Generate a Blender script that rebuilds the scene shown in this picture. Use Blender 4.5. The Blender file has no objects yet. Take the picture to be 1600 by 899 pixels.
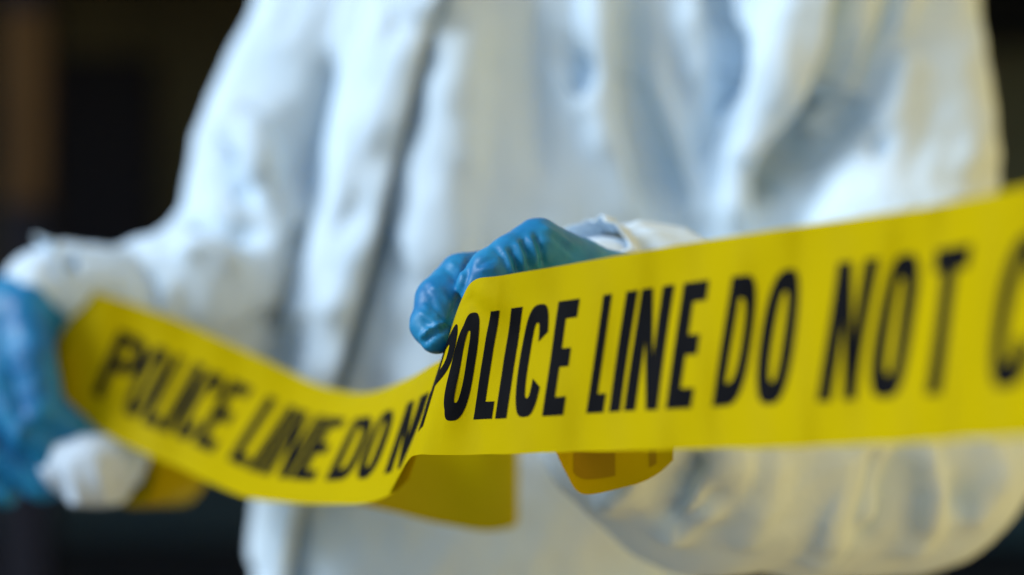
import bpy, math, random
import numpy as np
from mathutils import Vector, noise as mnoise

random.seed(4)
C = bpy.context.scene.collection
SC = bpy.context.scene

# ------------------------------------------------------------------ camera, sky, sun, exposure
CAM_Z, FPX = 1.22, 1600 * 50 / 36.0          # lens 50 mm on a 36 mm sensor, in photograph pixels
cam_d = bpy.data.cameras.new('camera')
cam_d.lens, cam_d.sensor_width, cam_d.clip_start, cam_d.clip_end = 50, 36, 0.02, 500
cam_d.dof.use_dof, cam_d.dof.focus_distance, cam_d.dof.aperture_fstop = True, 0.618, 2.0
cam = bpy.data.objects.new('camera', cam_d); C.objects.link(cam)
cam.location = (0, 0, CAM_Z); cam.rotation_euler = (math.radians(90), 0, 0)
SC.camera = cam

SUN_DIR = Vector((-0.84, -0.20, 0.50)).normalized()      # towards the sun: high, in front of the person and to the left, veiled
w = bpy.data.worlds.new('World'); SC.world = w; w.use_nodes = True
nt = w.node_tree; bg = nt.nodes['Background']
sky = nt.nodes.new('ShaderNodeTexSky'); sky.sky_type = 'NISHITA'; sky.sun_disc = False
sky.sun_elevation = math.asin(SUN_DIR.z); sky.sun_rotation = math.atan2(SUN_DIR.x, SUN_DIR.y)
sky.air_density, sky.dust_density, sky.ozone_density = 1.0, 0.3, 2.0
nt.links.new(sky.outputs[0], bg.inputs[0]); bg.inputs[1].default_value = 0.145
sl = bpy.data.lights.new('sun', 'SUN'); sl.energy = 3.0; sl.angle = math.radians(24); sl.color = (0.86, 0.94, 1.0)
so = bpy.data.objects.new('sun', sl); C.objects.link(so)
so.rotation_euler = (-SUN_DIR).to_track_quat('-Z', 'Y').to_euler()
SC.view_settings.view_transform = 'Standard'; SC.view_settings.look = 'None'
SC.view_settings.exposure = 0.26; SC.view_settings.gamma = 1.0

def at(px, py, d):
    "a photograph pixel and its distance from the camera plane -> a point of the place"
    return np.array([(px - 800) / FPX * d, d, CAM_Z - (py - 449.5) / FPX * d])

# ------------------------------------------------------------------ materials
def mat(name, col, rough=0.6, spec=0.4, var=0.0, vscale=6.0, col2=None, bump=0.0, bscale=40.0, bdist=0.002, trans=0.0, stretch=(1, 1, 1), bdetail=4):
    m = bpy.data.materials.new(name); m.use_nodes = True
    n, l = m.node_tree.nodes, m.node_tree.links
    p = n['Principled BSDF']; out = n['Material Output']
    p.inputs['Base Color'].default_value = (*col, 1); p.inputs['Roughness'].default_value = rough
    p.inputs['Specular IOR Level'].default_value = spec
    tc = n.new('ShaderNodeTexCoord'); mp = n.new('ShaderNodeMapping'); mp.inputs['Scale'].default_value = stretch
    l.new(tc.outputs['Object'], mp.inputs[0])
    if col2 is not None:
        t = n.new('ShaderNodeTexNoise'); t.inputs['Scale'].default_value = vscale; t.inputs['Detail'].default_value = 5
        r = n.new('ShaderNodeValToRGB'); r.color_ramp.elements[0].color = (*col, 1); r.color_ramp.elements[1].color = (*col2, 1)
        r.color_ramp.elements[0].position = 0.5 - max(var, .02); r.color_ramp.elements[1].position = 0.5 + max(var, .02)
        l.new(mp.outputs[0], t.inputs['Vector']); l.new(t.outputs['Fac'], r.inputs[0]); l.new(r.outputs[0], p.inputs['Base Color'])
        src = r.outputs[0]
    else:
        src = None
    if bump:
        t = n.new('ShaderNodeTexNoise'); t.inputs['Scale'].default_value = bscale; t.inputs['Detail'].default_value = bdetail
        b = n.new('ShaderNodeBump'); b.inputs['Strength'].default_value = bump; b.inputs['Distance'].default_value = bdist
        l.new(mp.outputs[0], t.inputs['Vector']); l.new(t.outputs['Fac'], b.inputs['Height']); l.new(b.outputs[0], p.inputs['Normal'])
    if trans:
        tr = n.new('ShaderNodeBsdfTranslucent'); tr.inputs[0].default_value = (*col, 1)
        if src: l.new(src, tr.inputs[0])
        mx = n.new('ShaderNodeMixShader'); mx.inputs[0].default_value = trans
        l.new(p.outputs[0], mx.inputs[1]); l.new(tr.outputs[0], mx.inputs[2]); l.new(mx.outputs[0], out.inputs['Surface'])
    return m

M_SUIT = mat('coverall_fabric', (0.57, 0.71, 0.82), 0.85, 0.12, 0.25, 9, (0.62, 0.74, 0.84), bump=0.35, bscale=55, bdist=0.004)
M_GLOVE = mat('nitrile_rubber', (0.001, 0.125, 0.32), 0.47, 0.34, 0.12, 45, (0.012, 0.205, 0.41), bump=0.30, bscale=210, bdist=0.0010)
M_TAPE = mat('tape_plastic', (0.415, 0.318, 0.0), 0.55, 0.02, 0.3, 18, (0.455, 0.35, 0.0), bump=0.45, bscale=30, bdist=0.0018, trans=0.12)
M_INK = mat('tape_ink', (0.004, 0.004, 0.005), 0.6, 0.03, bump=0.22, bscale=28, bdist=0.0016)
M_INKB = mat('ink_seen_through', (0.27, 0.18, 0.0), 0.6, 0.1)
M_SKIN = mat('skin', (0.52, 0.30, 0.20), 0.5, 0.4)
M_BOOT = mat('boot_rubber', (0.03, 0.03, 0.035), 0.5, 0.4)
M_CORE = mat('paper_core', (0.52, 0.62, 0.72), 0.8, 0.2)
M_GROUND = mat('yard_asphalt', (0.045, 0.047, 0.052), 0.9, 0.3, 0.2, 3, (0.065, 0.065, 0.068), bump=0.5, bscale=90, bdist=0.01)
M_WALL = mat('stained_board', (0.16, 0.14, 0.080), 0.9, 0.1, 0.15, 1.2, (0.10, 0.093, 0.06), bump=0.3, bscale=20, stretch=(4, 4, .5))
M_LOW = mat('painted_plinth', (0.055, 0.095, 0.115), 0.9, 0.1, 0.2, 2, (0.075, 0.105, 0.115))
M_POST = mat('brown_timber', (0.22, 0.125, 0.05), 0.9, 0.1, 0.2, 6, (0.09, 0.05, 0.026), stretch=(4, 4, .4))
M_BOUNCE_PAVE = mat('bounce_sandstone', (0.58, 0.40, 0.18), 0.9, 0.1, 0.2, 5, (0.50, 0.35, 0.17), bump=.4, bscale=40)  # sandy tone chosen for the warm light it throws up
M_PANEL = mat('olive_board', (0.36, 0.34, 0.20), 0.9, 0.1, 0.15, 1.5, (0.27, 0.25, 0.15))
M_TEAL = mat('teal_board', (0.12, 0.22, 0.24), 0.9, 0.1, 0.2, 2, (0.10, 0.18, 0.21))
M_DOOR = mat('door_paint', (0.035, 0.034, 0.045), 0.9, 0.1)
M_BOUNCE = mat('bounce_render', (0.88, 0.56, 0.18), 0.9, 0.1, 0.2, 2, (0.90, 0.60, 0.21), bump=.3, bscale=60)  # strong tan, set for the warm light it throws back
M_ROOF = mat('roof_sheet', (0.05, 0.05, 0.05), 0.8, 0.2)

# ------------------------------------------------------------------ object helpers
def link(name, me, m, parent=None, **kw):
    o = bpy.data.objects.new(name, me); C.objects.link(o)
    if m is not None and not me.materials: me.materials.append(m)
    if parent is not None: o.parent = parent
    for k, v in kw.items(): o[k] = v
    return o

def mesh(name, V, F, smooth=True):
    me = bpy.data.meshes.new(name); me.from_pydata([tuple(map(float, v)) for v in V], [], [tuple(map(int, f)) for f in F]); me.validate(); me.update()
    if smooth: me.polygons.foreach_set('use_smooth', [True] * len(me.polygons))
    return me

def box_mesh(name, lo, hi, bev=0.0):
    import bmesh
    bm = bmesh.new(); bmesh.ops.create_cube(bm, size=1)
    lo, hi = Vector(lo), Vector(hi)
    for v in bm.verts: v.co = Vector([lo[i] + (v.co[i] + .5) * (hi[i] - lo[i]) for i in range(3)])
    if bev: bmesh.ops.bevel(bm, geom=list(bm.edges), offset=bev, segments=2, affect='EDGES')
    me = bpy.data.meshes.new(name); bm.to_mesh(me); bm.free(); return me

# ------------------------------------------------------------------ implicit surfaces -> one continuous mesh
def smin(a, b, k):
    h = np.clip(0.5 + 0.5 * (b - a) / k, 0, 1)
    return b + (a - b) * h - k * h * (1 - h)

def chain(P, pts, k=None):
    "pts: list of (point, radius); tapering limb through them"
    out = None
    for (a, ra), (b, rb) in zip(pts[:-1], pts[1:]):
        a = np.asarray(a, np.float32); b = np.asarray(b, np.float32); ab = b - a
        t = np.clip(((P - a) @ ab) / max(float(ab @ ab), 1e-9), 0, 1)
        d = np.linalg.norm(P - (a + t[:, None] * ab), axis=1) - (ra + (rb - ra) * t)
        out = d if out is None else (np.minimum(out, d) if k is None else smin(out, d, k))
    return out

def loft(P, sec):
    "sec: rows z, cx, cy, a, b, n - stacked superellipses"
    sec = np.array(sec, np.float32); z = P[:, 2]
    g = [np.interp(z, sec[:, 0], sec[:, i]) for i in range(1, 6)]
    x = np.abs(P[:, 0] - g[0]) / g[2]; y = np.abs(P[:, 1] - g[1]) / g[3]
    r = (x ** g[4] + y ** g[4]) ** (1 / g[4])
    d = (r - 1) * np.minimum(g[2], g[3])
    return np.maximum(d, np.maximum(sec[0, 0] - z, z - sec[-1, 0]))

def polygonise(f, lo, hi, h, newton=2):
    lo = np.array(lo, np.float32); n = np.ceil((np.array(hi) - lo) / h).astype(int) + 1
    ax = [lo[i] + h * np.arange(n[i], dtype=np.float32) for i in range(3)]
    F = np.empty(n, np.float32)
    B = 6; nb = -(-n // B)                              # coarse blocks first, fine values only near the surface
    ctr = [lo[i] + h * (np.arange(nb[i], dtype=np.float32) * B + (B - 1) / 2) for i in range(3)]
    X, Y, Z = np.meshgrid(*ctr, indexing='ij')
    Cf = f(np.stack([X.ravel(), Y.ravel(), Z.ravel()], 1)).reshape(X.shape)
    F[:] = Cf.repeat(B, 0).repeat(B, 1).repeat(B, 2)[:n[0], :n[1], :n[2]]
    blk = np.argwhere(np.abs(Cf) < h * B * 1.9)
    o3 = np.stack(np.meshgrid(*[np.arange(B)] * 3, indexing='ij'), -1).reshape(-1, 3)
    for i in range(0, len(blk), 4000):
        ix = (blk[i:i + 4000, None, :] * B + o3[None]).reshape(-1, 3); ix = ix[(ix < n).all(1)]
        F[tuple(ix.T)] = f((lo + h * ix).astype(np.float32))
    S = F < 0
    cnt = np.zeros(n - 1, np.uint8)
    off = [(a, b, c) for a in (0, 1) for b in (0, 1) for c in (0, 1)]
    for a, b, c in off: cnt += S[a:n[0] - 1 + a, b:n[1] - 1 + b, c:n[2] - 1 + c]
    cells = np.argwhere((cnt > 0) & (cnt < 8))
    idx = np.full(n - 1, -1, np.int64); idx[tuple(cells.T)] = np.arange(len(cells))
    acc = np.zeros((len(cells), 3)); num = np.zeros(len(cells))
    for a in off:
        for axis in range(3):
            if a[axis]: continue
            b = list(a); b[axis] = 1
            fa = F[tuple((cells + a).T)]; fb = F[tuple((cells + b).T)]
            m = (fa < 0) != (fb < 0)
            t = np.where(m, fa / np.where(m, fa - fb, 1), 0)
            p = np.array(a, float)[None].repeat(len(cells), 0); p[:, axis] = t
            acc[m] += p[m]; num[m] += 1
    V = lo + h * (cells + acc / num[:, None])
    Q = []
    for axis in range(3):
        u, v = (axis + 1) % 3, (axis + 2) % 3
        sl0 = [slice(1, n[i] - 1) for i in range(3)]; sl0[axis] = slice(0, n[axis] - 1)
        sl1 = list(sl0); sl1[axis] = slice(1, n[axis])
        A, B = S[tuple(sl0)], S[tuple(sl1)]
        for flip, mask in ((False, A & ~B), (True, ~A & B)):
            e = np.argwhere(mask); o = np.ones(3, int); o[axis] = 0; e = e + o
            def cid(du, dv):
                q = e.copy(); q[:, u] += du; q[:, v] += dv; return idx[tuple(q.T)]
            ring = [cid(-1, -1), cid(0, -1), cid(0, 0), cid(-1, 0)]
            if flip: ring = ring[::-1]
            Q.append(np.stack(ring, 1))
    Q = np.concatenate(Q)
    for _ in range(newton):
        g, d = grad(f, V); V = V - np.clip(d, -h, h)[:, None] * g
    return V, Q

def grad(f, V, e=0.0015):
    V = V.astype(np.float32); d = f(V); g = np.empty((len(V), 3))
    for i in range(3):
        q = V.copy(); q[:, i] += e; g[:, i] = (f(q) - d) / e
    g /= np.maximum(np.linalg.norm(g, axis=1), .3)[:, None]
    return g, d

def relax(V, Q, it=2, lam=0.5):
    e = np.concatenate([Q[:, [0, 1]], Q[:, [1, 2]], Q[:, [2, 3]], Q[:, [3, 0]]])
    deg = np.bincount(np.concatenate([e[:, 0], e[:, 1]]), minlength=len(V))
    for _ in range(it):
        s = np.zeros_like(V)
        for i in range(3):
            s[:, i] = np.bincount(e[:, 0], V[e[:, 1], i], len(V)) + np.bincount(e[:, 1], V[e[:, 0], i], len(V))
        V = V + lam * (s / np.maximum(deg, 1)[:, None] - V)
    return V

def normals(V, Q):
    fn = np.cross(V[Q[:, 2]] - V[Q[:, 0]], V[Q[:, 3]] - V[Q[:, 1]]); N = np.zeros_like(V)
    for k in range(4): np.add.at(N, Q[:, k], fn)
    return N / np.maximum(np.linalg.norm(N, axis=1), 1e-12)[:, None]

def pix(V):
    return np.stack([800 + V[:, 0] / V[:, 1] * FPX, 449.5 - (V[:, 2] - CAM_Z) / V[:, 1] * FPX], 1)

def poly_dist(p, line):
    "signed distance (positive on the right of the direction of travel in the picture), fraction along, of points to a polyline"
    best = np.full(len(p), 1e9); sg = np.zeros(len(p)); fr = np.zeros(len(p))
    L = np.array(line, float); seg = np.linalg.norm(np.diff(L, axis=0), axis=1); tot = seg.sum(); run = 0
    for i in range(len(L) - 1):
        ab = L[i + 1] - L[i]; t = np.clip(((p - L[i]) @ ab) / (ab @ ab), 0, 1)
        r = p - (L[i] + t[:, None] * ab); d = np.linalg.norm(r, axis=1)
        m = d < best; best[m] = d[m]; fr[m] = (run + t[m] * seg[i]) / tot
        sg[m] = np.sign(-(ab[0] * r[m, 1] - ab[1] * r[m, 0])); run += seg[i]
    return best * -sg, fr

def fold(p, line, amp, wl, wr=None, ends=0.25):
    "ridge (amp > 0) or crease along a line; different width on its two sides; fades out at the ends"
    s, f = poly_dist(p, line); wr = wr or wl
    wd = np.where(s < 0, wl, wr)
    e = np.clip(np.minimum(f, 1 - f) / max(ends, 1e-3), 0, 1) if ends else 1.0
    return amp * np.exp(-(s / wd) ** 2) * (e if ends == 0 else e * e * (3 - 2 * e) * .85 + .15)

def crumple(V, scale, stretch=(1, 1, 1), seed=0.0):
    s = np.array(stretch) * scale
    return np.array([mnoise.noise(Vector(v * s) + Vector((seed, seed * 1.7, -seed))) for v in V])
def ridged(V, scale, stretch=(1, 1, 1), seed=0.0):
    return 1 - 2 * np.abs(crumple(V, scale, stretch, seed)) ** 0.8

# ------------------------------------------------------------------ the setting: yard and a dark open shed behind
g = mesh('ground', [(-300, -300, 0), (300, -300, 0), (300, 300, 0), (-300, 300, 0)], [(0, 1, 2, 3)], False)
link('ground', g, M_GROUND, kind='structure')
pv = mesh('bounce_pavement', [(.05, -3.5, .004), (.955, -3.5, .004), (.955, 2.4, .004), (.05, 2.4, .004)], [(0, 1, 2, 3)], False)
link('bounce_pavement', pv, M_BOUNCE_PAVE, kind='structure')  # added out of view to bounce warm light up at the forearm
shed = bpy.data.objects.new('open_shed', None); C.objects.link(shed); shed.location = (0, 6, 0)
shed['label'] = 'dark open-fronted timber shed out of focus behind the person'; shed['category'] = 'shed'
def shed_part(name, lo, hi, m, bev=0.0, **kw):
    lo = (lo[0], lo[1] - 6, lo[2]); hi = (hi[0], hi[1] - 6, hi[2])
    return link(name, box_mesh(name, lo, hi, bev), m, shed, **kw)
shed_part('back_wall', (-4.0, 7.0, 0.94), (4.0, 7.12, 2.75), M_WALL)
shed_part('plinth', (-4.0, 6.96, 0.0), (4.0, 7.12, 0.937), M_LOW)
shed_part('side_wall', (-4.12, 3.9, 0), (-4.003, 7.12, 2.75), M_WALL)
shed_part('side_wall', (4.003, 3.9, 0), (4.12, 7.12, 2.75), M_WALL)
shed_part('added_roof', (-4.3, 3.6, 2.753), (4.3, 7.3, 2.86), M_ROOF)  # added above the view to keep sky light out of the shed
shed_part('post', (-1.72, 4.74, 0.003), (-1.56, 4.88, 2.75), M_DOOR, 0.012)
shed_part('board', (-1.69, 4.70, 1.50), (-1.545, 4.737, 2.14), M_POST, 0.006)
shed_part('post', (3.30, 4.72, 0.003), (3.46, 4.88, 2.75), M_POST, 0.012)
shed_part('beam', (1.2, 6.80, 2.42), (3.8, 6.99, 2.70), M_ROOF, 0.01)
shed_part('door', (-2.22, 6.90, 0.945), (-1.74, 6.99, 2.35), M_DOOR, 0.01)
shed_part('panel', (1.75, 6.93, 0.945), (3.9, 6.995, 2.38), M_PANEL, 0.01)
shed_part('low_panel', (1.5, 6.88, 0.003), (3.9, 6.955, 0.93), M_TEAL, 0.01)
nb = bpy.data.objects.new('bounce_building', None); C.objects.link(nb); nb.location = (0.96, 2.3, 0)  # added out of view: bounces warm sunlight, blocks sky from the right
nb['label'] = 'added tan building out of view on the right, bouncing warm sunlight'; nb['category'] = 'building'
link('bounce_wall', box_mesh('bounce_wall', (0, -4.2, 0), (5, 0, 5.2)), M_BOUNCE, nb)
link('added_roof', box_mesh('added_roof', (-.02, -4.45, 5.203), (5.25, .25, 5.4), .02), M_ROOF, nb)

# ------------------------------------------------------------------ person: body (own mesh), coverall, gloves, boots
TORSO = [  # z, cx, cy, a, b, n
    (0.80, -0.04, 1.12, 0.155, 0.115, 2.2),
    (0.93, -0.038, 1.115, 0.160, 0.120, 2.2),
    (1.007, -0.036, 1.11, 0.153, 0.118, 2.2),
    (1.15, -0.010, 1.10, 0.156, 0.115, 2.3),
    (1.29, 0.008, 1.10, 0.164, 0.118, 2.3),
    (1.43, 0.022, 1.11, 0.172, 0.120, 2.3),
    (1.53, 0.032, 1.12, 0.180, 0.112, 2.2),
    (1.60, 0.036, 1.13, 0.150, 0.090, 2.0),
    (1.66, 0.038, 1.13, 0.075, 0.070, 2.0)]
A = at
LARM = [(A(620, -330, 1.13), .080), (A(520, 60, 1.10), .068), (A(432, 240, 1.09), .065), (A(418, 340, 1.08), .062)]
LFORE = [(A(418, 400, 1.08), .066), (A(330, 460, 1.04), .060), (A(215, 480, 1.015), .044), (A(120, 462, .983), .031), (A(72, 455, .975), .030)]
RARM = [(A(1330, -330, 1.12), .082), (A(1360, 60, 1.06), .070), (A(1394, 290, 1.025), .070), (A(1423, 500, .965), .069), (A(1452, 690, .895), .058)]
RFORE = [(A(1452, 690, .895), .058), (A(1400, 715, .875), .066), (A(1270, 695, .84), .070), (A(1110, 665, .79), .074), (A(1035, 625, .765), .064), (A(975, 520, .725), .036), (A(930, 462, .70), .028)]
LEGS = [[((-.122, 1.115, .93), .100), ((-.15, 1.09, .52), .088), ((-.165, 1.12, .10), .078)],
        [((.05, 1.115, .93), .108), ((.085, 1.10, .52), .088), ((.10, 1.12, .10), .078)]]
HEAD = A(915, -760, 1.08)

def coverall_field(P):
    d = loft(P, TORSO)
    d = smin(d, chain(P, LARM), .03); d = smin(d, chain(P, [(A(1230, -200, 1.06), .06), (A(1195, 120, 1.045), .056), (A(1180, 380, 1.04), .055)]), .03); d = smin(d, chain(P, RARM), .03)
    d = smin(d, smin(chain(P, LFORE), chain(P, RFORE, .03), .005), .02)
    for L in LEGS: d = smin(d, chain(P, L), .03)
    hood = np.linalg.norm((P - (HEAD + (0, .02, .01))) / (1, 1.12, 1.25), axis=1) - .112
    hood = np.maximum(hood, -(np.linalg.norm((P - (HEAD + (0, -.13, -.01))) / (.78, 1.1, 1.05), axis=1) - .100))
    d = smin(d, hood, .04)
    return d

base_field = coverall_field
def hit(px, py):
    "where the pixel's sight line meets the plain suit"
    return march(base_field, px, py)
def march(f, px, py):
    d = .62
    for _ in range(34): d += float(np.clip(f(at(px, py, d)[None].astype(np.float32))[0], -.05, .12)) * .85
    return d
RIDGES = []
for rows in [   # px, py, radius, how far it stands out of the suit
    [(1318, -130, .046, .044), (1264, 10, .044, .048), (1222, 120, .036, .044), (1188, 232, .015, .022)],
    [(1408, -120, .022, .018), (1372, 30, .020, .020), (1322, 140, .016, .018), (1262, 214, .009, .009)],
    [(1060, -110, .022, .018), (1092, 30, .020, .020), (1103, 110, .017, .018), (1098, 168, .010, .010)],
    [(1175, -110, .020, .014), (1160, 40, .018, .014), (1136, 150, .012, .010), (1110, 240, .008, .005)],
    [(640, -110, .034, .011), (605, 90, .036, .012), (560, 300, .036, .010), (430, 860, .028, .010)],
    [(372, 200, .020, .009), (402, 262, .020, .011), (425, 310, .016, .007)],
    [(470, 330, .018, .008), (440, 400, .018, .009), (425, 470, .014, .006)],
    [(925, -60, .020, .010), (940, 90, .022, .012), (958, 220, .020, .010), (985, 330, .014, .005)],
    [(880, 130, .012, .008), (905, 160, .014, .009), (935, 175, .010, .006)],
    [(1010, 130, .018, .010), (1050, 220, .020, .012), (1085, 320, .018, .009)],
    [(1160, 250, .016, .008), (1150, 330, .018, .010), (1165, 400, .016, .006)],
    [(730, -60, .030, .010), (715, 160, .032, .012), (690, 380, .030, .010)],
    [(1010, 700, .014, .010), (985, 760, .013, .010), (945, 790, .010, .007)],
    [(1120, 720, .016, .009), (1085, 780, .015, .009), (1050, 835, .010, .006)],
    [(1330, 700, .020, .005), (1310, 780, .020, .006), (1275, 850, .014, .003)],
    [(1410, 690, .018, .004), (1440, 760, .020, .006), (1420, 840, .014, .003)],
    [(1520, 690, .016, .004), (1535, 740, .016, .005), (1515, 800, .012, .003)],
]: RIDGES.append([(at(x, y, hit(x, y) + rr - up), rr) for x, y, rr, up in rows])
def coverall_field(P):
    d = base_field(P)
    for R_ in RIDGES: d = smin(d, chain(P, R_, .004), .007)
    return d
V, Q = polygonise(coverall_field, (-.50, .58, .05), (.46, 1.34, 2.02), 0.0042)
V = relax(V, Q, 1)
N, _ = grad(coverall_field, V)
p = pix(V); front = np.clip(0.35 - N[:, 1], 0, 1)
vis = (p[:, 1] > -500) & (p[:, 1] < 1250)
D = np.zeros(len(V))
# loose-cloth crumple everywhere, stronger on arms
n1, n2 = ridged(V, 8, (1, 1, .40), 3.1), ridged(V, 19, (1, 1, .55), 7.7)
n3 = ridged(V, 42, (1, 1, .7), 1.3)
calm = np.where(V[:, 1] < .90, .55, 1.0)
D += calm * (0.0078 * (n1 - n1.mean() - .1) + 0.0030 * (n2 - n2.mean()) + .0018 * (n3 - n3.mean()))
arm = V[:, 1] < .97
TF = [  # torso and sleeve folds, drawn down the picture: line, amplitude, width on its two sides
    ([(700, -80), (664, 70), (628, 190), (604, 290), (585, 380), (556, 480), (526, 580), (498, 690), (470, 800), (448, 920), (440, 1050)], -.036, 9, 19, .02),
    ([(640, -80), (606, 80), (570, 210), (545, 310), (520, 420), (492, 560), (466, 690), (440, 800), (416, 920)], .013, 42, 30, .05),
    ([(735, -40), (722, 120), (705, 290), (680, 430), (650, 560)], .010, 50, 60, .2),
    ([(545, 60), (505, 190), (478, 330)], -.016, 22, 22, .3),
    ([(478, 330), (452, 440), (448, 580)], -.022, 20, 16, .2),
    ([(392, 170), (398, 230), (412, 300)], .012, 30, 22, .3),
    ([(345, 215), (365, 270), (400, 330)], -.012, 12, 14, .3),
    ([(280, 318), (330, 352), (420, 372)], -.014, 14, 14, .3),
    ([(250, 400), (330, 385), (400, 430)], .010, 16, 20, .3),
    ([(200, 385), (235, 430), (240, 500)], -.009, 11, 11, .3),
    ([(320, 560), (400, 530), (440, 480)], -.010, 25, 25, .3),
    ([(840, -60), (830, 100), (842, 240), (850, 330)], -.007, 22, 22, .3),
    ([(896, 70), (912, 118), (906, 150)], -.018, 16, 14, .3),
    ([(985, -60), (985, 80), (1000, 180), (1040, 290), (1060, 360)], -.022, 30, 22, .25),
    ([(930, -60), (940, 60), (930, 180), (960, 300)], .010, 30, 30, .3),
    ([(1108, -80), (1136, 60), (1132, 150), (1120, 210)], -.026, 12, 16, .2),
    ([(1190, -80), (1165, 60), (1120, 180), (1080, 300)], -.010, 20, 20, .3),
    ([(1345, -60), (1318, 60), (1272, 180), (1200, 268), (1186, 318)], -.050, 20, 12, .12),
    ([(1420, -80), (1392, 50), (1345, 165), (1262, 250), (1220, 290)], -.020, 12, 22, .2),
    ([(1165, 180), (1150, 290), (1150, 380)], .012, 28, 20, .3),
    ([(1420, 60), (1400, 180), (1372, 232)], .008, 26, 26, .3),
    ([(1372, 210), (1370, 245)], -.010, 12, 12, .3),
    ([(1490, -60), (1512, 100), (1528, 280)], .010, 26, 40, .1),
]
for line, a, wl, wr, e in TF: D += np.where(V[:, 1] > .90, front, 0) * fold(p, line, a * 1.1, wl, wr, e)
FF = [  # folds of the near forearm sleeve
    ([(1010, 690), (985, 760), (935, 800)], .012, 16, 22, .2),
    ([(1095, 700), (1060, 760), (1025, 835)], -.016, 16, 14, .2),
    ([(1140, 760), (1095, 810), (1040, 850)], -.010, 18, 18, .2),
    ([(1375, 690), (1370, 760), (1330, 860)], -.012, 22, 18, .2),
    ([(1320, 690), (1300, 780), (1280, 870)], .009, 30, 26, .2),
    ([(1470, 690), (1500, 760), (1505, 820)], -.012, 16, 16, .2),
    ([(1440, 690), (1460, 770), (1440, 850)], .010, 22, 18, .2),
    ([(1210, 700), (1190, 780), (1150, 870)], .008, 30, 30, .2),
]
for line, a, wl, wr, e in FF: D += np.where(V[:, 1] < .90, front, 0) * fold(p, line, a * .8, wl, wr, e)
V = V + N * D[:, None]
V = relax(V, Q, 1, .4)

# storm flap over the zip: a strip of cloth whose right edge stands free
ZL = np.array([(708, -110), (690, 0), (664, 70), (632, 190), (606, 290), (586, 380), (558, 480), (528, 580), (500, 690), (470, 800), (446, 920)], float)
Vz, Fz = [], []; NZ, MZ = 90, 8
for i in range(NZ + 1):
    u = i / NZ * (len(ZL) - 1); k = min(int(u), len(ZL) - 2); q = ZL[k] + (ZL[k + 1] - ZL[k]) * (u - k)
    wl_ = 118 + 8 * math.sin(i * .11) - 62 * min(1, max(0, (q[1] - 480) / 240)); xl = q[0] - wl_
    dl, dr = march(coverall_field, xl, q[1] + 8), march(coverall_field, q[0] - 6, q[1])
    wob = .0035 * math.sin(i * .33) + .002 * math.sin(i * .71 + 1)
    for j in range(MZ + 1):
        v = j / MZ
        Vz.append(at(xl + wl_ * v, q[1] + 8 * (1 - v), dl + .006 + (dr - dl - .006) * v - (.025 + wob) * v ** .9 - .012 * math.sin(math.pi * v) - (.004 * math.sin(i * .19 + 5 * v) * math.sin(math.pi * v))))
for i in range(NZ):
    for j in range(MZ): Fz.append((i * (MZ + 1) + j, i * (MZ + 1) + j + 1, (i + 1) * (MZ + 1) + j + 1, (i + 1) * (MZ + 1) + j))
flap_me = mesh('zip_flap', Vz, Fz)

body_field = lambda P: np.minimum(smin(smin(chain(P, [(HEAD + (0, .01, .03), .088), (HEAD + (0, -.005, -.05), .062)]),
        chain(P, [(HEAD + (0, -.088, .015), .010), (HEAD + (0, -.098, -.018), .014)]), .02),
        smin(chain(P, [(HEAD + (0, .02, -.08), .055), (np.array((.036, 1.13, 1.58)), .060), (np.array((.02, 1.13, 1.40)), .070), (np.array((-.03, 1.12, 1.0)), .07)]),
        np.minimum(chain(P, [(np.array((.036, 1.13, 1.55)), .06)] + [(q, .030) for q, r in LARM[:3]] + [(q, .026) for q, r in LFORE[1:]]),
                   chain(P, [(np.array((.036, 1.13, 1.55)), .06)] + [(q, .030) for q, r in RARM] + [(q, .026) for q, r in RFORE[2:-2]] + [(A(985, 470, .706), .024)])), .03), .02),
        np.minimum(chain(P, [((-.125, 1.115, .95), .07), ((-.165, 1.12, .10), .045)]), chain(P, [((.05, 1.115, .95), .07), ((.10, 1.12, .10), .045)])))
Vb, Qb = polygonise(body_field, (-.42, .60, .03), (.40, 1.30, 2.0), 0.011)
person = link('person', mesh('person', Vb, Qb), M_SKIN,
              label='person in a pale hooded coverall and blue gloves stretching out yellow barrier tape', category='person')
suit = link('coverall', mesh('coverall', V, Q), M_SUIT, person)

zf = link('zip_flap', flap_me, M_SUIT, suit); zm = zf.modifiers.new('thickness', 'SOLIDIFY'); zm.thickness = .0016; zm.offset = 0
# boots
for cx in (-.165, .10):
    def boot(P):
        return np.maximum(smin(chain(P, [((cx, 1.12, .05), .052), ((cx, .98, .035), .044)]), chain(P, [((cx, 1.13, .06), .055), ((cx, 1.12, .22), .060)]), .03), .004 - P[:, 2])
    Vx, Qx = polygonise(boot, (cx - .08, .90, -.01), (cx + .08, 1.22, .30), .009, 0)
    link('boot', mesh('boot', Vx, Qx), M_BOOT, person)

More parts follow.
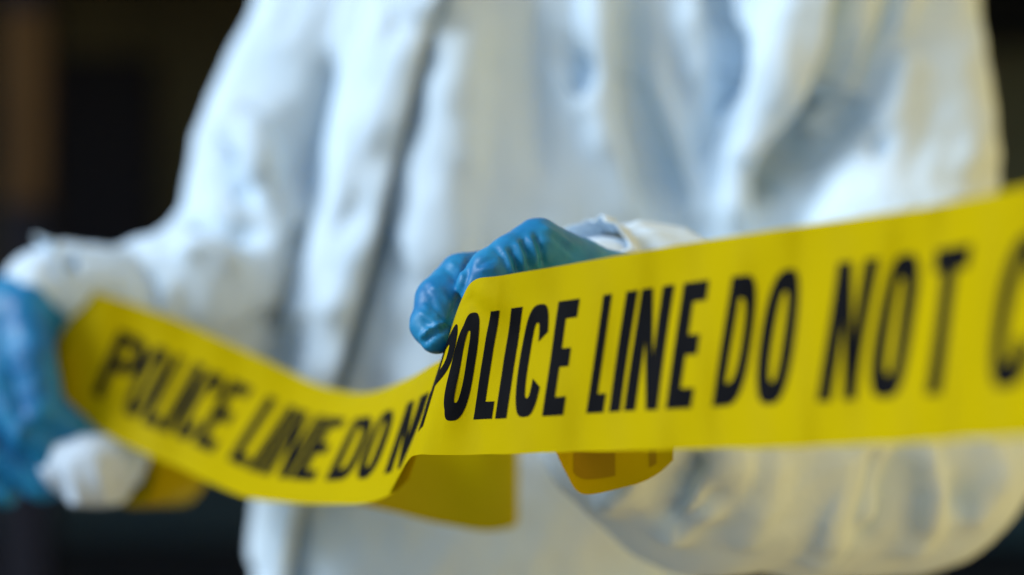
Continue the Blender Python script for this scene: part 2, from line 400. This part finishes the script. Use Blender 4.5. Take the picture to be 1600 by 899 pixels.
# cuffs: gathered open ends of the sleeves
def cuff(c0, c1, r0, r1, nfold, seed, tilt=0.0, name='sleeve_cuff', loosen=1.0):
    c0, c1 = Vector(c0), Vector(c1); axis = (c1 - c0).normalized()
    s = axis.cross(Vector((0, 0, 1))).normalized(); t = s.cross(axis)
    Vc, Fc = [], []; nu, nv = 96, 22
    rnd = random.Random(seed); ph = [rnd.uniform(0, 6.28) for _ in range(8)]
    for j in range(nv):
        v = j / (nv - 1); c = c0.lerp(c1, v)
        for i in range(nu):
            a = 2 * math.pi * i / nu
            r = r0 + (r1 - r0) * v
            r *= 1 + loosen * (.045 * math.sin(nfold * a + ph[0] + 1.3 * v) + .05 * math.sin(3 * a + ph[1] - 2 * v) + .03 * math.sin((nfold + 4) * a + ph[2])) * (0.5 + .8 * v)
            r -= .006 * math.exp(-((v - .72) / .10) ** 2)
            q = c + s * (r * math.cos(a)) + t * (r * math.sin(a)) + axis * (.006 * math.sin(2 * a + ph[3]) + .003 * math.sin(5 * a + ph[4])) * v
            Vc.append(q)
    for j in range(nv - 1):
        for i in range(nu):
            Fc.append((j * nu + i, j * nu + (i + 1) % nu, (j + 1) * nu + (i + 1) % nu, (j + 1) * nu + i))
    o = link(name, mesh(name, Vc, Fc), M_SUIT, suit)
    so_ = o.modifiers.new('thickness', 'SOLIDIFY'); so_.thickness = .0005; so_.offset = 0
    return o
cuff(A(1022, 468, .722), A(918, 402, .694), .040, .0195, 13, 5, loosen=.7)
cuff(A(150, 462, .993), A(62, 448, .970), .034, .032, 9, 8)

# gloves
def hand_field(palm, fingers, k=.006):
    def f(P):
        d = None
        for pts, r in palm: 
            q = chain(P, pts); d = q if d is None else smin(d, q, .012)
        for pts in fingers: d = smin(d, chain(P, pts, .002), k)
        return d
    return f
def C3(rows): return [(A(x, y, d), r) for x, y, d, r in rows]
R_PALM = [(C3([(1040, 500, .705, .024), (950, 458, .680, .019)]), 0), (C3([(1030, 505, .71, .022), (890, 462, .690, .0125)]), 0),
          (C3([(1030, 515, .712, .022), (895, 505, .697, .012)]), 0), (C3([(1030, 525, .714, .02), (905, 550, .702, .0115)]), 0)]
R_THUMB = C3([(960, 450, .676, .0155), (905, 420, .662, .0135), (840, 381, .6475, .0112), (800, 402, .641, .0100), (765, 428, .637, .0103), (742, 446, .636, .0082)])
R_FINGERS = [R_THUMB,
    C3([(890, 440, .684, .0125), (785, 424, .668, .0110), (722, 434, .658, .0108), (688, 470, .650, .0112), (676, 508, .643, .0098), (682, 524, .639, .0082)]),
    C3([(890, 480, .690, .0118), (795, 480, .684, .0106), (752, 520, .676, .0098), (772, 566, .664, .0084)]),
    C3([(893, 520, .696, .0112), (812, 530, .692, .0102), (776, 572, .683, .0094), (796, 612, .670, .0080)]),
    C3([(905, 555, .700, .0100), (838, 576, .696, .0090), (808, 612, .688, .0084), (826, 645, .676, .0072)])]
def make_glove(field, lo, hi, h, creases, amp_noise, **kw):
    Vg, Qg = polygonise(field, lo, hi, h)
    Ng, _ = grad(field, Vg, .0006); pg = pix(Vg); Dg = np.zeros(len(Vg)); fr = np.clip(.3 - Ng[:, 1], 0, 1)
    for line, a, wl, wr, e in creases: Dg += fr * fold(pg, line, a, wl, wr, e)
    Dg += amp_noise * ridged(Vg, 70, (1, 1, 1), 2.2) + amp_noise * .6 * ridged(Vg, 150, (1, 1, 1), 5.2) + amp_noise * .35 * ridged(Vg, 330, (1, 1, 1), 8.2)
    Vg = relax(Vg + Ng * Dg[:, None], Qg, 1, .3)
    return link('glove', mesh('glove', Vg, Qg), M_GLOVE, person, **kw)
R_CREASE = [
    ([(786, 392), (796, 412), (800, 436)], .0022, 5, 3, .2), ([(795, 384), (806, 408), (810, 432)], -.0026, 4, 4, .2),
    ([(806, 376), (816, 402), (819, 430)], .0018, 4, 4, .2), ([(815, 370), (826, 398), (828, 428)], -.0028, 4, 5, .2),
    ([(826, 366), (836, 395), (838, 424)], .0018, 4, 4, .2), ([(836, 362), (846, 392), (850, 420)], -.0022, 4, 5, .2),
    ([(735, 398), (726, 438), (712, 478), (702, 510)], -.0020, 5, 5, .1),
    ([(655, 528), (675, 512), (698, 505)], .0016, 3, 3, .1), ([(660, 537), (678, 522), (700, 513)], -.0022, 4, 4, .1),
    ([(662, 470), (680, 480), (695, 500)], -.0010, 4, 4, .2), ([(668, 448), (688, 455), (706, 478)], .0010, 4, 4, .2),
    ([(745, 418), (758, 408), (774, 404)], -.0009, 3, 3, .2), ([(742, 428), (760, 420), (780, 420)], .0007, 3, 3, .2),
    ([(690, 418), (705, 428), (714, 446)], -.0009, 4, 4, .2), ([(700, 408), (716, 418), (724, 434)], .0008, 4, 4, .2),
    ([(652, 486), (672, 498), (690, 512)], .0009, 3, 4, .2), ([(656, 500), (674, 510), (684, 522)], -.0010, 3, 4, .2),
    ([(664, 440), (676, 470), (676, 500)], -.0007, 4, 5, .2), ([(845, 352), (870, 368), (900, 390)], .0010, 4, 4, .2),
    ([(850, 372), (872, 385), (890, 402)], .0008, 4, 4, .2),
    ([(770, 388), (786, 402), (792, 420)], -.0010, 4, 4, .2), ([(860, 365), (885, 388), (905, 402)], -.0012, 5, 5, .2)]
make_glove(hand_field(R_PALM, R_FINGERS), (-.062, .615, 1.14), (.092, .745, 1.27), .0013, R_CREASE, .0003,
           label='blue glove in sharp focus gripping the near end of the tape')
L_PALM = [(C3([(109, 455, 0.980, .026), (29, 500, 0.960, .026)]), 0), (C3([(109, 455, 0.980, .026), (-11, 500, 0.970, .024)]), 0),
          (C3([(29, 500, 0.960, .024), (-26, 540, 0.975, .022)]), 0)]
L_FINGERS = [C3([(89, 470, 0.975, .018), (112, 520, 0.965, .0135), (126, 590, 0.950, .0115), (142, 640, 0.940, .0095)]),
    C3([(42, 485, 0.945, .016), (52, 560, 0.915, .0125), (72, 640, 0.907, .0115), (133, 690, 0.917, .0105)]),
    C3([(9, 510, 0.945, .016), (0, 600, 0.917, .0125), (42, 672, 0.907, .0118), (118, 738, 0.913, .0105)]),
    C3([(-31, 520, 0.955, .015), (-48, 610, 0.930, .0120), (-12, 690, 0.917, .0112), (68, 760, 0.917, .0100)]),
    C3([(-66, 530, 0.965, .014), (-91, 620, 0.945, .0110), (-62, 690, 0.933, .0100), (8, 770, 0.929, .0088)])]
make_glove(hand_field(L_PALM, L_FINGERS), (-.45, .86, 1.01), (-.23, 1.04, 1.26), .0022, [], .0010,
           label='out-of-focus blue glove gripping the far end of the tape')

# ------------------------------------------------------------------ barrier tape
def cr(P, i, t):
    g = lambda k: P[min(max(k, 0), len(P) - 1)]
    a, b, c, d = g(i - 1), g(i), g(i + 1), g(i + 2)
    return .5 * ((2 * b) + (c - a) * t + (2 * a - 5 * b + 4 * c - d) * t * t + (3 * b - a - 3 * c + d) * t ** 3)
class Strip:
    "cols: (key, top x, top y, top depth, bottom x, bottom y, bottom depth); key runs along the tape"
    def __init__(s, cols, belly=0.0, pinch=None):
        s.pinch = pinch
        s.k = [c[0] for c in cols]; s.T = [A(*c[1:4]) for c in cols]; s.B = [A(*c[4:7]) for c in cols]; s.belly = belly
    def pt(s, key, v):
        i = int(np.clip(np.searchsorted(s.k, key, 'right') - 1, 0, len(s.k) - 2)); t = (key - s.k[i]) / (s.k[i + 1] - s.k[i])
        T, B = cr(s.T, i, t), cr(s.B, i, t)
        p = T + (B - T) * v
        if s.pinch is not None:                         # creases fanning out from the grip
            q = key - s.pinch; fan = math.atan2(v + .06, max(q, 4) / 260 + .25)
            p = p + np.array((.3, 1, 0)) * .0011 * math.exp(-max(q, 0) / 95) * min(1, max(0, (q + 25) / 30)) * (math.sin(13 * fan) + .5 * math.sin(23 * fan + 1)) * (1 - .5 * v)
        return p + np.array((0, 1, 0)) * (s.belly * math.sin(math.pi * v) + .0012 * math.sin(key * .031 + 4 * v) + .0008 * math.sin(key * .083 - 7 * v))
    def nrm(s, key, v):
        n = np.cross(s.pt(key + .5, v) - s.pt(key - .5, v), s.pt(key, v + .01) - s.pt(key, v - .01)); n /= np.linalg.norm(n)
        return n if n @ (s.pt(key, v) - np.array((0, 0, CAM_Z))) < 0 else -n
    def build(s, name, k0, k1, nu, nv, parent):
        Vs = [s.pt(k0 + (k1 - k0) * i / nu, j / nv) for i in range(nu + 1) for j in range(nv + 1)]
        Fs = [(i * (nv + 1) + j, (i + 1) * (nv + 1) + j, (i + 1) * (nv + 1) + j + 1, i * (nv + 1) + j + 1) for i in range(nu) for j in range(nv)]
        return link(name, mesh(name, Vs, Fs), M_TAPE, parent)

# glyphs: quads in a unit box, x right, y down
def quad(x0, y0, x1, y1): return [(x0, y0), (x1, y0), (x1, y1), (x0, y1)]
SW = .345   # stem width / letter width
def arc_ring(cx0, cx1, y0, y1, sx, sy, a0, a1, n=28, square=2.6):
    "ring of a rounded tall oval between two angles (degrees, 0 = right, clockwise downwards)"
    Q_ = []; cx, cy = (cx0 + cx1) / 2, (y0 + y1) / 2; rx, ry = (cx1 - cx0) / 2, (y1 - y0) / 2
    def pnt(a, rx, ry, flat):
        c, s = math.cos(math.radians(a)), math.sin(math.radians(a)); e = 2 / square
        # stadium: round ends of height capy, straight flanks
        capy = min(ry * .42, ry); yy = math.copysign(abs(s) ** e, s); xx = math.copysign(abs(c) ** e, c)
        k = abs(s)
        return (cx + rx * math.copysign(min(1, abs(c) ** .62), c), cy + ry * math.copysign(min(1, abs(s) ** .80), s))
    for i in range(n):
        b0, b1 = a0 + (a1 - a0) * i / n, a0 + (a1 - a0) * (i + 1) / n
        Q_.append([pnt(b0, rx, ry, 0), pnt(b1, rx, ry, 0), pnt(b1, rx - sx, ry - sy, 1), pnt(b0, rx - sx, ry - sy, 1)])
    return Q_
BH = .16   # bar height
def glyph(ch):
    if ch == 'I': return [quad(0, 0, 1, 1)]
    if ch == 'L': return [quad(0, 0, .50, 1), quad(.50, 1 - BH, 1, 1)]
    if ch == 'E': return [quad(0, 0, .48, 1), quad(.48, 0, 1, BH), quad(.48, .5 - BH / 2, .92, .5 + BH / 2), quad(.48, 1 - BH, 1, 1)]
    if ch == 'T': return [quad(0, 0, 1, BH), quad(.29, BH, .71, 1)]
    if ch == 'N': return [quad(0, 0, SW, 1), quad(1 - SW, 0, 1, 1), [(SW, .0), (SW, .42), (1 - SW, 1), (1 - SW, .58)]]
    if ch == 'O': return arc_ring(0, 1, 0, 1, SW + .02, .165, 0, 360, 56)
    if ch == 'C': return arc_ring(0, 1, 0, 1, SW + .02, .165, 24, 336, 52)
    if ch == 'D': return [quad(0, 0, SW, 1), quad(SW, 0, .377, .175), quad(SW, .825, .377, 1)] + [[(max(a, .376), b) for a, b in q] for q in arc_ring(-.25, 1, 0, 1, SW, .175, -90, 90, 36)]
    if ch == 'P': return [quad(0, 0, SW, 1), quad(SW, 0, .377, .165), quad(SW, .395, .377, .56)] + [[(max(a, .376), b) for a, b in q] for q in arc_ring(-.25, 1, 0,   .56, SW, .165, -90, 90, 32)]
    return []
def letter(strip, ch, x0, x1, v0, v1, parent, off=.00022):
    Vl, Fl = [], []
    for q in glyph(ch):
        w_ = max(abs(q[1][0] - q[0][0]), abs(q[2][0] - q[3][0])) * (x1 - x0); h_ = max(abs(q[3][1] - q[0][1]), abs(q[2][1] - q[1][1]))
        nu, nv = (max(1, int(w_ / 5)), max(1, int(h_ / .05))) if len(glyph(ch)) < 6 or h_ > .6 else (2, 2)
        b = len(Vl)
        for i in range(nu + 1):
            for j in range(nv + 1):
                a, c = i / nu, j / nv
                ux = (q[0][0] * (1 - a) + q[1][0] * a) * (1 - c) + (q[3][0] * (1 - a) + q[2][0] * a) * c
                uy = (q[0][1] * (1 - a) + q[1][1] * a) * (1 - c) + (q[3][1] * (1 - a) + q[2][1] * a) * c
                k_, v_ = x0 + (x1 - x0) * ux, v0 + (v1 - v0) * uy
                Vl.append(strip.pt(k_, v_) + off * strip.nrm(k_, v_))
        Fl += [(b + i * (nv + 1) + j, b + (i + 1) * (nv + 1) + j, b + (i + 1) * (nv + 1) + j + 1, b + i * (nv + 1) + j + 1) for i in range(nu) for j in range(nv)]
    return link('letter', mesh('letter', Vl, Fl), M_INK, parent)

tape = bpy.data.objects.new('barrier_tape', None); C.objects.link(tape)
tape['label'] = 'yellow POLICE LINE DO NOT tape with black capitals held between both gloves'; tape['category'] = 'barrier tape'

FRONT = Strip([
    (636, 702, 560, .662, 606, 776, .690),
    (662, 704, 520, .640, 636, 722, .648),
    (684, 722, 466, .622, 652, 711, .627),
    (705, 741, 438, .612, 680, 711.5, .617),
    (760, 782, 431, .603, 738, 711, .606),
    (850, 872, 416, .582, 829, 708, .582),
    (940, 962, 400, .561, 918, 706, .561),
    (1030, 1053, 384, .540, 1006, 703.5, .540),
    (1120, 1144, 369, .520, 1095, 702, .520),
    (1220, 1245, 353, .499, 1194, 700, .499),
    (1330, 1357, 336, .477, 1302, 697, .477),
    (1450, 1479, 317, .454, 1420, 692, .454),
    (1560, 1591, 293, .432, 1528, 686.5, .432),
    (1680, 1714, 268, .410, 1645, 681, .410),
    (1850, 1890, 235, .382, 1810, 675, .382)], 0.002, pinch=705)
fs = FRONT.build('strip', 637, 1848, 420, 22, tape)
for ch, x0, x1 in [('P', 667, 700), ('O', 700, 744), ('L', 754, 785), ('I', 790, 807), ('C', 814, 851), ('E', 860, 893),
                   ('L', 930, 957), ('I', 966, 984), ('N', 990, 1042), ('E', 1056, 1096), ('D', 1130, 1179), ('O', 1193, 1246),
                   ('N', 1296, 1358), ('O', 1373, 1432), ('T', 1450, 1502), ('C', 1562, 1632)]:
    letter(FRONT, ch, x0, x1, .195, .805, fs)

LEFT = Strip([
    (100, 128, 446, .966, 62, 606, .938),
    (120, 152, 456, .958, 88, 622, .928),
    (215, 262, 494, .948, 172, 682, .908),
    (345, 402, 556, .920, 290, 737, .868),
    (440, 500, 602, .878, 385, 777, .818),
    (525, 570, 614, .818, 480, 788, .762),
    (595, 632, 594, .748, 562, 787, .712),
    (640, 676, 570, .692, 612, 772, .685),
    (664, 702, 556, .668, 640, 748, .678)], -0.002)
ls = LEFT.build('strip', 101, 663, 220, 18, tape)
for ch, x0, x1 in [('P', 172, 213), ('O', 213, 248), ('L', 251, 275), ('I', 278, 294), ('C', 296, 328), ('E', 331, 362),
                   ('L', 384, 412), ('I', 416, 433), ('N', 436, 478), ('E', 481, 516), ('D', 532, 567), ('O', 570, 601), ('N', 614, 648)]:
    letter(LEFT, ch, x0, x1, .24, .80, ls)

# the slack loop gathered under the hand, hanging behind the near strip
LOOP = Strip([
    (0, 530, 668, .810, 530, 782, .770),
    (40, 620, 664, .850, 616, 800, .790),
    (90, 700, 650, .880, 694, 820, .805),
    (130, 760, 615, .895, 756, 830, .820),
    (158, 802, 600, .910, 800, 824, .845),
    (176, 812, 590, .925, 808, 810, .875),
    (200, 790, 580, .930, 785, 790, .900)], 0.010)
lo_ = LOOP.build('slack_loop', 0, 200, 70, 14, tape)
TAIL = Strip([
    (0, 850, 560, .682, 862, 690, .652),
    (40, 880, 580, .682, 884, 738, .650),
    (70, 915, 590, .684, 912, 772, .648),
    (120, 980, 600, .684, 985, 760, .650),
    (150, 1030, 590, .684, 1026, 742, .652),
    (180, 1062, 580, .682, 1052, 720, .655)], 0.003)
tl = TAIL.build('loose_end', 0, 180, 60, 14, tape)
letter(TAIL, 'I', 56, 104, .66, .88, tl).data.materials[0] = M_INKB; letter(TAIL, 'I', 140, 150, .55, .90, tl).data.materials[0] = M_INKB

# the roll held in the far glove
roll = bpy.data.objects.new('tape_roll', None); C.objects.link(roll)
roll['label'] = 'small blurred roll end, pale wad with a yellow edge, under the far blue glove'; roll['category'] = 'tape roll'
def tube(name, a, b, ro, ri, m, n=48):
    a, b = Vector(a), Vector(b); ax_ = (b - a).normalized(); s = ax_.cross(Vector((0, 0, 1))).normalized(); t = s.cross(ax_)
    Vt, Ft = [], []
    prof = [(a, ri), (a, ro - .002), (a + ax_ * .002, ro), (b - ax_ * .002, ro), (b, ro - .002), (b, ri)]
    for c, r in prof:
        for i in range(n):
            q = 2 * math.pi * i / n; Vt.append(c + s * r * math.cos(q) + t * r * math.sin(q))
    k_ = len(prof)
    for j in range(k_):
        for i in range(n): Ft.append((j * n + i, j * n + (i + 1) % n, ((j + 1) % k_) * n + (i + 1) % n, ((j + 1) % k_) * n + i))
    return link(name, mesh(name, Vt, Ft), m, roll)
def wad(P):
    return smin(chain(P, [(A(112, 722, .915), .017), (A(150, 738, .911), .0205)]), chain(P, [(A(150, 738, .911), .019), (A(196, 716, .935), .015)]), .01)
Vw, Qw = polygonise(wad, (-.34, .86, 1.03), (-.21, .99, 1.18), .0025)
Nw, _ = grad(wad, Vw); Vw = Vw + Nw * (.004 * ridged(Vw, 45, seed=4.2))[:, None]
link('core', mesh('core', Vw, Qw), M_CORE, roll)
tube('wound_tape', A(205, 738, .950), A(285, 737, .995), .0230, .0150, M_TAPE)
